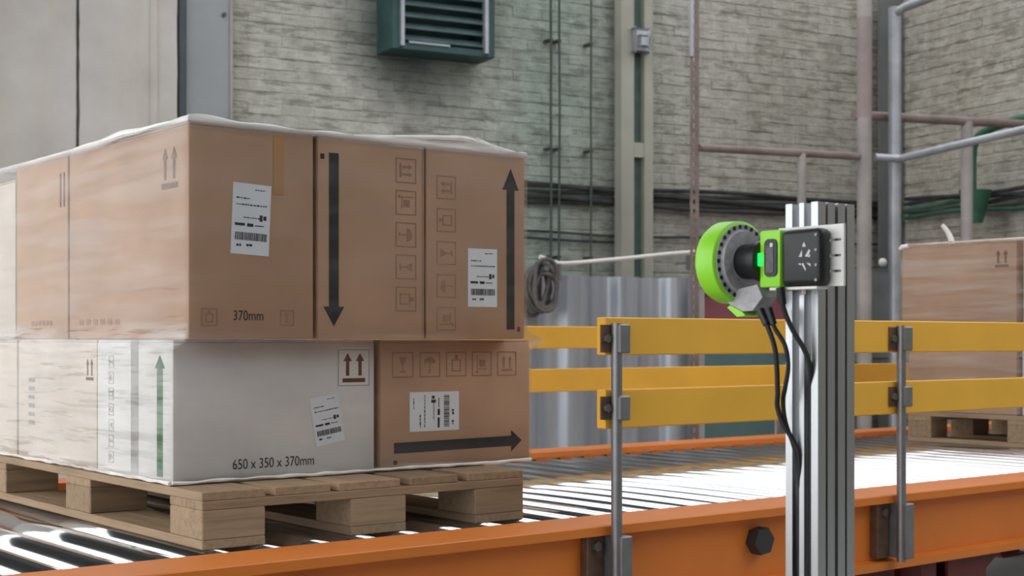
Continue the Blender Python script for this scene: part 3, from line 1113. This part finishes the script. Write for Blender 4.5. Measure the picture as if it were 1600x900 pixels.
# ---- lower layer
W1 = Carton('white carton with printed size 650 x 350 x 370mm, lower front left corner', 1.577, 2.178, 3.371, 3.853, ZD, ZS - 0.002, 'white_card')
LB = Carton('brown carton with a long black arrow pointing right, lower layer', 2.199, 2.732, 3.371, 3.90, ZD, ZS - 0.002)
W2 = Carton('cream carton with a small double arrow mark, lower layer of the left side', 1.577, 2.15, 3.858, 4.478, ZD, ZS - 0.002, 'cream_card')
Carton('cream carton at the far left end of the lower layer', 1.577, 2.15, 4.490, 4.738, ZD, ZS - 0.004, 'cream_card')
Carton('brown carton behind the right-pointing arrow carton, rear right of the lower layer', 2.199, 2.70, 3.91, 4.72, ZD, ZS - 0.002)
# ---- upper layer
A = Carton('brown carton marked 370mm with a white label at the upper front corner', 1.577, 1.931, 3.281, 4.058, ZS, CAM_Z + 0.538)
B = Carton('brown carton with a long black arrow pointing down, upper layer', 1.944, 2.284, 3.281, 3.93, ZS, CAM_Z + 0.537)
C = Carton('brown carton with a long black arrow pointing up, upper right corner', 2.290, 2.640, 3.281, 3.93, ZS, CAM_Z + 0.541)
D = Carton('brown carton behind the corner carton on the upper left side', 1.577, 1.931, 4.071, 4.494, ZS, CAM_Z + 0.538)
Carton('pale cream carton at the far left end of the upper layer', 1.577, 1.931, 4.504, 4.738, ZS, CAM_Z + 0.500, 'cream_card')
Carton('brown carton behind the down and up arrow cartons, rear of the upper layer', 1.944, 2.640, 3.94, 4.72, ZS, CAM_Z + 0.538)

# prints: upper corner carton
shipping_label(A, 1.748, 0.304, 0.108, 0.180, R(-2.5), 1)
A.text('370mm', 1.697, 0.048, 0.036, 'ink', xs=0.80)
A.flat('handling_symbol', icon(0, (1.852, 0.055), 0.020), 'ink_faint')
A.flat('handling_symbol', icon(3, (1.632, 0.055), 0.022), 'ink_faint')
A.flat('tape_end', [rect(1.812, 1.842, 0.37, 0.531)], 'tape', lift=0.0003)
A.flat('double_arrow_mark', up_arrows((-3.388, 0.432), 0.052), 'ink_brown', 'left')
A.flat('faint_lettering', [rect(-3.98 + i * 0.05, -3.95 + i * 0.05, 0.04, 0.055) for i in range(6)], 'ink_faint', 'left')
D.flat('double_arrow_mark', [rect(-4.128, -4.118, 0.385, 0.485), rect(-4.100, -4.090, 0.385, 0.485)], 'ink_brown', 'left')
D.flat('faint_lettering', [rect(-4.36 + i * 0.03, -4.34 + i * 0.03, 0.04, 0.055) for i in range(6)], 'ink_faint', 'left')
# prints: down arrow and up arrow cartons
B.flat('printed_arrow', [arrow((1.992, 0.492), (1.992, 0.034), 0.030, 0.064, 0.052)], 'ink')
B.flat('printed_dot', [rect(1.951, 1.963, 0.474, 0.488)], 'ink')
for i, kd in enumerate((2, 4, 1, 0, 3)):
    B.flat('handling_symbol', icon(kd, (2.222, 0.462 - i * 0.088), 0.034, R(-90)), 'ink_faint')
B.flat('edge_fold', [rect(2.2755, 2.2775, 0.01, 0.525)], 'ink_faint')
C.flat('printed_arrow', [arrow((2.587, 0.028), (2.587, 0.494), 0.028, 0.060, 0.062)], 'ink')
C.flat('printed_dot', [rect(2.612, 2.622, 0.022, 0.036)], 'ink_brown')
for i, kd in enumerate((2, 3, 0, 1, 4)):
    C.flat('handling_symbol', icon(kd, (2.358, 0.425 - i * 0.092), 0.033, R(90)), 'ink_faint')
shipping_label(C, 2.485, 0.175, 0.104, 0.166, 0, 2)
# prints: lower white carton
W1.text('650 x 350 x 370mm', 1.742, -0.337, 0.0375, 'ink', xs=0.80)
shipping_label(W1, 2.026, -0.218, 0.092, 0.132, R(9), 3)
W1.flat('symbol_patch', [rect(2.058, 2.158, -0.135, -0.022)], 'white_card', lift=0.0002, th=0.0005)
W1.flat('double_arrow_mark', up_arrows((2.110, -0.078), 0.040), 'ink_brown', lift=0.0009)
W1.flat('mark_frame', [xf(p, (2.110, -0.078), 0) for p in frame_polys(0.050, 0.0022)], 'ink_grey', lift=0.0009)
W1.flat('printed_arrow', [arrow((-3.446, -0.352), (-3.446, -0.040), 0.034, 0.060, 0.035)], 'ink_green', 'left')
W1.flat('grey_stripe', [rect(-3.625, -3.578, -0.355, -0.005)], 'ink_grey', 'left', lift=0.0002)
for i in range(7):
    W1.flat('handling_symbol', icon(i % 5, (-3.755, -0.062 - i * 0.043), 0.016, R(90)), 'ink_grey', 'left')
W2.flat('double_arrow_mark', up_arrows((-3.905, -0.085), 0.030), 'ink_brown', 'left')
W2.flat('faint_lettering', [rect(-4.385, -4.335, -0.13 - i * 0.026, -0.118 - i * 0.026) for i in range(6)], 'ink_grey', 'left')
# prints: lower brown carton
LB.flat('printed_arrow', [arrow((2.242, -0.306), (2.700, -0.302), 0.030, 0.064, 0.040)], 'ink')
LB.flat('printed_dot', [rect(2.240, 2.253, -0.352, -0.340)], 'ink')
for i, kd in enumerate((0, 1, 3, 4, 2)):
    LB.flat('handling_symbol', icon(kd, (2.272 + i * 0.093, -0.072), 0.036), 'ink_faint')
shipping_label(LB, 2.381, -0.206, 0.112, 0.172, R(90), 4)

# ---- distant load
ZQ = RT + H2 + 0.0005
G2 = 'cartons on the distant pallet'
E1 = Carton('tall brown carton with double arrow mark on the distant pallet', 6.045, 6.55, 3.835, 4.480, ZS, CAM_Z + 0.466, group=G2)
Carton('brown carton at the near end of the distant pallet, upper layer', 6.065, 6.55, 3.20, 3.815, ZS, CAM_Z + 0.470, group=G2)
Carton('brown carton directly above the distant pallet boards', 6.045, 6.55, 3.835, 4.440, ZQ, ZS - 0.001, group=G2)
Carton('white carton at the near end of the distant pallet, lower layer', 6.060, 6.55, 3.20, 3.815, ZQ, ZS - 0.001, 'white_card', group=G2)
Carton('brown carton on the rear side of the distant load, upper layer', 6.56, 6.89, 3.20, 4.43, ZS, CAM_Z + 0.466, group=G2)
Carton('brown carton on the rear side of the distant load, lower layer', 6.56, 6.89, 3.20, 4.43, ZQ, ZS - 0.001, group=G2)
E1.flat('double_arrow_mark', up_arrows((-3.912, 0.382), 0.040), 'ink_brown', 'left')


# ------------------------------------------------------------------ stretch film
def film_skirt(label, name, outline, zs, rows_top, disp, haze, grp):
    """outline(z) -> (x0, x1, y0, y1); walks front, right, back, left"""
    b = BM()
    hz = b.verts.layers.float.new('haze')
    segs = (('front', 70), ('right', 24), ('back', 24), ('left', 90))
    cols = []
    for nm, n_ in segs:
        for i in range(n_):
            cols.append((nm, i / n_))
    grid = []
    def pt(nm, t, z, ins, lift):
        x0, x1, y0, y1 = outline(z)
        x0 += ins; x1 -= ins; y0 += ins; y1 -= ins
        if nm == 'front':
            p = Vector((x0 + (x1 - x0) * t, y0, z)); nn = Vector((0, -1, 0)); s = t
        elif nm == 'right':
            p = Vector((x1, y0 + (y1 - y0) * t, z)); nn = Vector((1, 0, 0)); s = 1 + t
        elif nm == 'back':
            p = Vector((x1 - (x1 - x0) * t, y1, z)); nn = Vector((0, 1, 0)); s = 2 + t
        else:
            p = Vector((x0, y1 - (y1 - y0) * t, z)); nn = Vector((-1, 0, 0)); s = 3 + t
        edge = min(t, 1 - t) * 8
        dd = disp(nm, t, z) * min(1, 0.25 + edge)
        return p + nn * dd + Vector((0, 0, lift))
    for z in zs:
        grid.append([(pt(nm, t, z, 0, 0), haze(nm, t, z)) for nm, t in cols])
    zt = zs[-1]
    for k, (ins, dz) in enumerate(rows_top):
        grid.append([(pt(nm, t, zt, ins, dz(nm, t)), haze(nm, t, zt) * 1.2) for nm, t in cols])
    V = []
    for row in grid:
        r_ = []
        for p, h in row:
            v = b.verts.new(p)
            v[hz] = h
            r_.append(v)
        V.append(r_)
    m = len(cols)
    for j in range(len(V) - 1):
        for i in range(m):
            b.faces.new((V[j][i], V[j][(i + 1) % m], V[j + 1][(i + 1) % m], V[j + 1][i]))
    o = mesh_obj(name, b, 'film', None, True)
    return tag(o, label, 'stretch wrap', grp)


def lerp(a, b, t):
    t = max(0, min(1, t))
    t = t * t * (3 - 2 * t)
    return a + (b - a) * t


def outl1(z):
    t = (z - (ZS - 0.02)) / 0.05
    e = 0.004
    return (1.577 - e, lerp(2.732 + e, 2.642 + e, t), lerp(3.371 - e, 3.281 - e, (z - (ZS - 0.035)) / 0.035), 4.742 + e)


def disp1(nm, t, z):
    a = 0.006 if nm == 'left' else 0.0012
    q = t * 3.2
    n1 = noise.noise(Vector((q * 0.9 + z * 0.6, z * 17, 1.7 if nm == 'left' else 5.1)))
    n2 = noise.noise(Vector((q * 1.6 + 9, z * 36, 3.3)))
    return a * (1 + n1 + 0.5 * n2)


def haze1(nm, t, z):
    h = 0.24 if nm == 'left' else 0.04
    if nm == 'left' and z > ZS:
        h = 0.17
    e = max(0, 1 - abs(z - ZS) / 0.05)
    b_ = max(0, 1 - (z - ZD) / 0.03)
    tp = max(0, 1 - (CAM_Z + 0.545 - z) / 0.02)
    return min(1.0, h + 0.35 * e * (1.0 if nm == 'left' else 0.3) + 0.8 * b_ + 0.9 * tp)


def lift1(k):
    def f(nm, t):
        v = 0.004
        if nm == 'front':
            v += 0.036 * max(0, 1 - abs(t - 0.82) / (0.30 if t < 0.82 else 0.10)) + 0.010 * math.exp(-((t - 0.02) / 0.15) ** 2)
            v += 0.003 * math.sin(t * 37)
        if nm == 'left':
            v += 0.010 * math.exp(-((t - 1.0) / 0.07) ** 2) - 0.004 * math.sin(t * 3.14)
            v += 0.002 * math.sin(t * 41 + 1)
        return v * k
    return f


zs = [ZD + 0.004 + i * (CAM_Z + 0.543 - ZD - 0.004) / 84 for i in range(85)]
film_skirt('crinkled clear stretch film wrapped around the foreground cartons', 'stretch_wrap', outl1, zs,
           [(0.002, lift1(0.5)), (0.010, lift1(1.0)), (0.04, lift1(1.0)), (0.10, lift1(0.5)), (0.16, lift1(0.25))], disp1, haze1, 'stretch wraps')


hem = bpy.data.objects['stretch_wrap']
for nm, a_, b_ in (('film_hem', Vector((1.569, 4.74, 0)), Vector((1.569, 3.37, 0))), ('film_hem', Vector((1.572, 3.364, 0)), Vector((2.73, 3.364, 0)))):
    bm = BM()
    n_ = 34
    pts = [a_.lerp(b_, i / n_) + Vector((0, 0, ZD + 0.0075 + 0.003 * noise.noise(Vector((i * 0.7, a_.y, 2.2))))) for i in range(n_ + 1)]
    tube(bm, pts, lambda t: 0.0045 + 0.0028 * noise.noise(Vector((t * 19, b_.y, 4.4))), 7, 3)
    mesh_obj(nm, bm, 'film_white', hem, True)


bm = BM()
tube(bm, [Vector((2.06 + 0.55 * t, 3.287 + 0.004 * math.sin(9 * t), CAM_Z + 0.545 + 0.022 * max(0, 1 - abs(t - 0.66) / (0.66 if t < 0.66 else 0.34)))) for t in [i / 16 for i in range(17)]],
     lambda t: 0.0025 + 0.008 * max(0, 1 - abs(t - 0.66) / (0.66 if t < 0.66 else 0.34)), 8, 3)
mesh_obj('film_crest', bm, 'film_white', hem, True)
bm = BM()
tube(bm, [Vector((1.577 + 0.003 * math.sin(7 * t), 4.02 - 0.73 * t, CAM_Z + 0.544 + 0.004 * math.sin(3.1 * t) + 0.002 * math.sin(17 * t))) for t in [i / 16 for i in range(17)]],
     lambda t: 0.002 + 0.0065 * math.sin(math.pi * min(1, t * 1.15)) ** 2 + 0.0015, 8, 3)
mesh_obj('film_crest', bm, 'film_white', hem, True)


def outl2(z):
    return (6.041, 6.896, 3.195, 4.486)


def disp2(nm, t, z):
    return 0.0015 * (1 + noise.noise(Vector((t * 4, z * 25, 8.2))))


def haze2(nm, t, z):
    tp = max(0, 1 - (CAM_Z + 0.472 - z) / 0.02)
    return min(1, 0.22 + 0.7 * tp)


zs = [ZQ + 0.004 + i * (CAM_Z + 0.474 - ZQ - 0.004) / 40 for i in range(41)]
f2 = film_skirt('clear stretch film wrapped around the distant cartons, with a loose tail on top', 'stretch_wrap', outl2, zs,
                [(0.004, lambda a, b: 0.003), (0.03, lambda a, b: 0.004), (0.08, lambda a, b: 0.002)], disp2, haze2, 'stretch wraps')
bm = BM()
tube(bm, [(6.10, 4.225, CAM_Z + 0.468), (6.095, 4.23, CAM_Z + 0.50), (6.085, 4.245, CAM_Z + 0.535), (6.07, 4.262, CAM_Z + 0.565)], lambda t: 0.016 - 0.006 * t, 8)
mesh_obj('loose_tail', bm, 'film_white', f2, True)
bm = BM()
tube(bm, [(6.045, 4.49, CAM_Z + 0.455), (6.042, 4.475, CAM_Z + 0.463), (6.041, 4.44, CAM_Z + 0.468)], lambda t: 0.011, 8)
mesh_obj('film_knot', bm, 'film_white', f2, True)

# ------------------------------------------------------------------ aluminium post with the code reader
SX0, SX1, SY0, SY1 = 1.838, 1.931, 1.526, 1.594
STOP = CAM_Z + 0.2235


def profile():
    P_ = []
    def side(p0, p1, inward, slots):
        d = (Vector(p1) - Vector(p0)); L = d.length; d.normalize(); n_ = Vector(inward)
        pts = [Vector(p0)]
        for c, wd, dp in slots:
            a = Vector(p0) + d * (c - wd / 2); e = Vector(p0) + d * (c + wd / 2)
            lip = 0.003
            pts += [a, a + n_ * lip, a - d * 0.002 + n_ * lip, a - d * 0.002 + n_ * dp, e + d * 0.002 + n_ * dp, e + d * 0.002 + n_ * lip, e + n_ * lip, e]
        return pts
    P_ += side((SX0, SY1), (SX0, SY0), (1, 0), [(0.0215, 0.015, 0.018), (0.0465, 0.015, 0.018)])
    P_ += side((SX0, SY0), (SX1, SY0), (0, 1), [(0.022, 0.005, 0.012), (0.0465, 0.008, 0.014), (0.071, 0.005, 0.012)])
    P_ += side((SX1, SY0), (SX1, SY1), (-1, 0), [(0.0215, 0.015, 0.018), (0.0465, 0.015, 0.018)])
    P_ += side((SX1, SY1), (SX0, SY1), (0, -1), [(0.022, 0.005, 0.012), (0.0465, 0.008, 0.014), (0.071, 0.005, 0.012)])
    return [(p.x, p.y) for p in P_]


ap = thing('extrusion_post', 'tall slotted aluminium extrusion post holding the green code reader', 'post', ((SX0 + SX1) / 2, (SY0 + SY1) / 2, 0))
bm = BM(); prism(bm, profile(), lambda x, y, z: Vector((x, y, z)), 0.012, STOP)
mesh_obj('extrusion', bm, 'alu', ap)
bm = BM(); box(bm, SX0 - 0.05, SX1 + 0.05, SY0 - 0.05, SY1 + 0.05, 0, 0.012, 0.002)
mesh_obj('foot_plate', bm, 'steel_dark', ap)
for dx in (-0.03, SX1 - SX0 + 0.03):
    for dy in (-0.03, SY1 - SY0 + 0.03):
        bm = BM(); cyl(bm, (SX0 + dx, SY0 + dy, 0.012), (SX0 + dx, SY0 + dy, 0.022), 0.008, 6)
        mesh_obj('bolt', bm, 'bolt', ap)

# pale mounting bracket with three slots
br = thing('mounting_bracket', 'pale metal mounting bracket with three slots on the aluminium post', 'bracket', (1.834, 1.54, CAM_Z + 0.085))
by0, by1, bz0, bz1 = 1.4695, 1.604, CAM_Z + 0.085, CAM_Z + 0.184
bm = BM()
ys_ = [by0, by0 + 0.005, by0 + 0.030, by1]
slots = [CAM_Z + 0.109, CAM_Z + 0.134, CAM_Z + 0.159]
box(bm, 1.8325, 1.8375, by0, ys_[1], bz0, bz1)
box(bm, 1.8325, 1.8375, ys_[2], by1, bz0, bz1)
zz = bz0
for s in slots + [None]:
    top = s - 0.002 if s else bz1
    box(bm, 1.8325, 1.8375, ys_[1], ys_[2], zz, top)
    zz = s + 0.002 if s else bz1
bmesh.ops.remove_doubles(bm, verts=bm.verts, dist=0.0003)
mesh_obj('slotted_plate', bm, 'plate', br)
bm = BM(); box(bm, 1.804, 1.8325, 1.50, 1.60, CAM_Z + 0.080, CAM_Z + 0.0848, 0.001)
mesh_obj('support_tab', bm, 'plate', br)
for yy in (1.535, 1.585):
    bm = BM(); cyl(bm, (1.816, yy, CAM_Z + 0.072), (1.816, yy, CAM_Z + 0.080), 0.006, 10)
    mesh_obj('screw', bm, 'bolt', br)

# code reader: the axis runs along +y towards the passing pallets
cr = thing('code_reader', 'black and lime green camera code reader with a round ring light', 'code reader', (1.817, 1.55, CAM_Z + 0.085))
AX, AZ = 1.817, CAM_Z + 0.1305
hx0, hx1 = 1.802, 1.832
bm = BM(); box(bm, hx0, hx1, 1.492, 1.575, CAM_Z + 0.086, CAM_Z + 0.178, 0.010, 3)
hb = mesh_obj('housing', bm, 'black', cr, True)
bm = BM(); box(bm, hx0 - 0.001, hx1, 1.574, 1.619, CAM_Z + 0.085, CAM_Z + 0.179, 0.004, 2)
gb_ = mesh_obj('green_band', bm, 'lime', cr, True)


def rrect(cy, cz, hw, hh, r, n_=5):
    pts = []
    for (sx, sz, a0) in ((1, 1, 0), (-1, 1, 90), (-1, -1, 180), (1, -1, 270)):
        for k in range(n_ + 1):
            a = R(a0 + 90 * k / n_)
            pts.append((cy + sx * (hw - r) + r * math.cos(a), cz + sz * (hh - r) + r * math.sin(a)))
    return pts


bm = BM(); prism(bm, rrect(1.5925, AZ + 0.003, 0.0135, 0.031, 0.009), lambda y, z, h: Vector((h, y, z)), hx0 - 0.001, hx0 - 0.0035)
wn = mesh_obj('window', bm, 'black', gb_)
bm = BM(); prism(bm, rrect(1.594, AZ + 0.001, 0.008, 0.022, 0.003), lambda y, z, h: Vector((h, y, z)), hx0 - 0.0036, hx0 - 0.0042)
mesh_obj('display', bm, 'screen', gb_)
bm = BM(); prism(bm, rrect(1.590, AZ + 0.024, 0.003, 0.003, 0.001), lambda y, z, h: Vector((h, y, z)), hx0 - 0.0036, hx0 - 0.0044)
mesh_obj('display_dot', bm, 'white_mark', gb_)
bm = BM(); box(bm, 1.796, 1.803, 1.6115, 1.6205, AZ - 0.010, AZ + 0.012, 0.002)
mesh_obj('status_light', bm, 'led', cr)
marks = [[(1.528, 0.018), (1.520, 0.018), (1.524, 0.026)],
         [(1.535, 0.002), (1.528, 0.002), (1.528, 0.013)], [(1.522, 0.002), (1.514, 0.0135), (1.511, 0.011), (1.516, 0.002)], [(1.517, 0.001), (1.512, 0.001), (1.511, 0.006)],
         [(1.536, -0.009), (1.530, -0.012), (1.531, -0.008)], [(1.529, -0.009), (1.521, -0.021), (1.520, -0.018), (1.526, -0.008)], [(1.519, -0.008), (1.511, -0.014), (1.510, -0.010)]]
bm = BM()
for p in marks:
    prism(bm, [(a, AZ + z) for a, z in p], lambda y, z, h: Vector((h, y, z)), hx0 - 0.0002, hx0 - 0.0008)
mesh_obj('white_symbols', bm, 'white_mark', hb)
for dy, dz in ((1.500, 0.036), (1.500, 0.012), (1.500, -0.012), (1.500, -0.036)):
    bm = BM(); cyl(bm, (hx0 - 0.0012, dy, AZ + dz), (hx0 + 0.001, dy, AZ + dz), 0.0026, 8)
    mesh_obj('screw', bm, 'bolt', hb)
# lens barrel
bm = BM(); cyl(bm, (AX, 1.618, AZ), (AX, 1.632, AZ), 0.034, 32); cyl(bm, (AX, 1.632, AZ), (AX, 1.676, AZ), 0.031, 32, 0.029)
mesh_obj('lens_barrel', bm, 'black', cr, True)
# ring light drum
YB, YFr, RR = 1.672, 1.717, 0.0692
bm = BM()
poly = [(RR - 0.004, YB), (RR, YB + 0.003), (RR + 0.001, YFr - 0.008), (RR - 0.003, YFr), (RR - 0.010, YFr), (RR - 0.012, YB + 0.010), (RR - 0.012, YB)]
SEG = 64
rings = []
for i in range(SEG):
    a = 2 * math.pi * i / SEG
    rings.append([bm.verts.new((AX + r_ * math.cos(a), y_, AZ + r_ * math.sin(a))) for r_, y_ in poly])
for i in range(SEG):
    p, q = rings[i], rings[(i + 1) % SEG]
    for j in range(len(poly)):
        bm.faces.new((p[j], q[j], q[(j + 1) % len(poly)], p[(j + 1) % len(poly)]))
rl = mesh_obj('ring_rim', bm, 'lime', cr, True)
bm = BM(); cyl(bm, (AX, YB - 0.002, AZ), (AX, YB + 0.012, AZ), RR - 0.006, 48)
bp = mesh_obj('back_plate', bm, 'grey_plastic', cr, True)
bm = BM(); cyl(bm, (AX, YB - 0.008, AZ), (AX, YB - 0.002, AZ), 0.052, 40, 0.055)
mesh_obj('inner_plate', bm, 'grey_plastic', cr, True)
for i in range(26):
    a = 2 * math.pi * i / 26
    c_ = Vector((AX + 0.0595 * math.cos(a), 0, AZ + 0.0595 * math.sin(a)))
    bm = BM(); cyl(bm, (c_.x, YB - 0.0032, c_.z), (c_.x, YB - 0.0018, c_.z), 0.0036, 10)
    mesh_obj('vent_hole', bm, 'black_matte', bp)
bm = BM(); cyl(bm, (AX, YFr - 0.006, AZ), (AX, YFr - 0.003, AZ), RR - 0.010, 40)
mesh_obj('front_diffuser', bm, 'white_pipe', cr, True)
# connector at the lower edge
bm = BM()
prism(bm, [(1.700, -0.052), (1.622, -0.040), (1.610, -0.061), (1.632, -0.083), (1.654, -0.084), (1.681, -0.073), (1.700, -0.060)], lambda y, z, h: Vector((h, y, AZ + z)), AX - 0.018, AX + 0.018)
mesh_obj('connector_block', bm, 'grey_plastic', cr)
bm = BM()
prism(bm, [(1.681, -0.0735), (1.654, -0.0845), (1.646, -0.091), (1.665, -0.093), (1.687, -0.077)], lambda y, z, h: Vector((h, y, AZ + z)), AX - 0.020, AX + 0.020)
mesh_obj('green_tab', bm, 'lime', cr)


# ------------------------------------------------------------------ cables
def SP(px, py, X):
    """points of the sensor cables: px, py are metres along y and height over the camera level at the given X"""
    k = 0.9777
    return Vector((X * k, px * k, CAM_Z + py * k))


def cable(label, pts, r):
    c = thing('sensor_cable', label, 'cable', pts[0], 'cables of the code reader')
    b = BM(); tube(b, pts, r, 9, 7)
    mesh_obj('sheath', b, 'black_matte', c, True)
    d = (Vector(pts[0]) - Vector(pts[1])).normalized()
    b = BM(); cyl(b, Vector(pts[0]) + d * 0.004, Vector(pts[0]) - d * 0.024, 0.0075, 12, 0.0062)
    mesh_obj('plug', b, 'black', c, True)
    return c


cable('black cable looping lowest from the ring light into the post slot', [SP(1.646, 0.046, 1.836), SP(1.632, 0.022, 1.836), SP(1.620, -0.020, 1.842), SP(1.622, -0.085, 1.85), SP(1.628, -0.112, 1.856), SP(1.622, -0.140, 1.862), SP(1.606, -0.175, 1.874), SP(1.600, -0.21, 1.880), SP(1.6085, -0.33, 1.892), SP(1.6085, -0.60, 1.892)], 0.0042)
cable('black cable curving beside the post, joining the lowest loop', [SP(1.632, 0.048, 1.840), SP(1.622, 0.020, 1.842), SP(1.606, -0.010, 1.850), SP(1.604, -0.045, 1.856), SP(1.612, -0.080, 1.858), SP(1.622, -0.104, 1.864), SP(1.620, -0.14, 1.868), SP(1.606, -0.19, 1.876), SP(1.602, -0.26, 1.884), SP(1.607, -0.40, 1.888), SP(1.607, -0.62, 1.888)], 0.0038)
cable('short black cable from the reader housing into the front post slot', [SP(1.605, 0.082, 1.838), SP(1.603, 0.055, 1.842), SP(1.594, 0.020, 1.852), SP(1.578, -0.020, 1.868), SP(1.574, -0.05, 1.876), SP(1.580, -0.09, 1.884), SP(1.5835, -0.18, 1.890), SP(1.5835, -0.42, 1.890)], 0.0042)
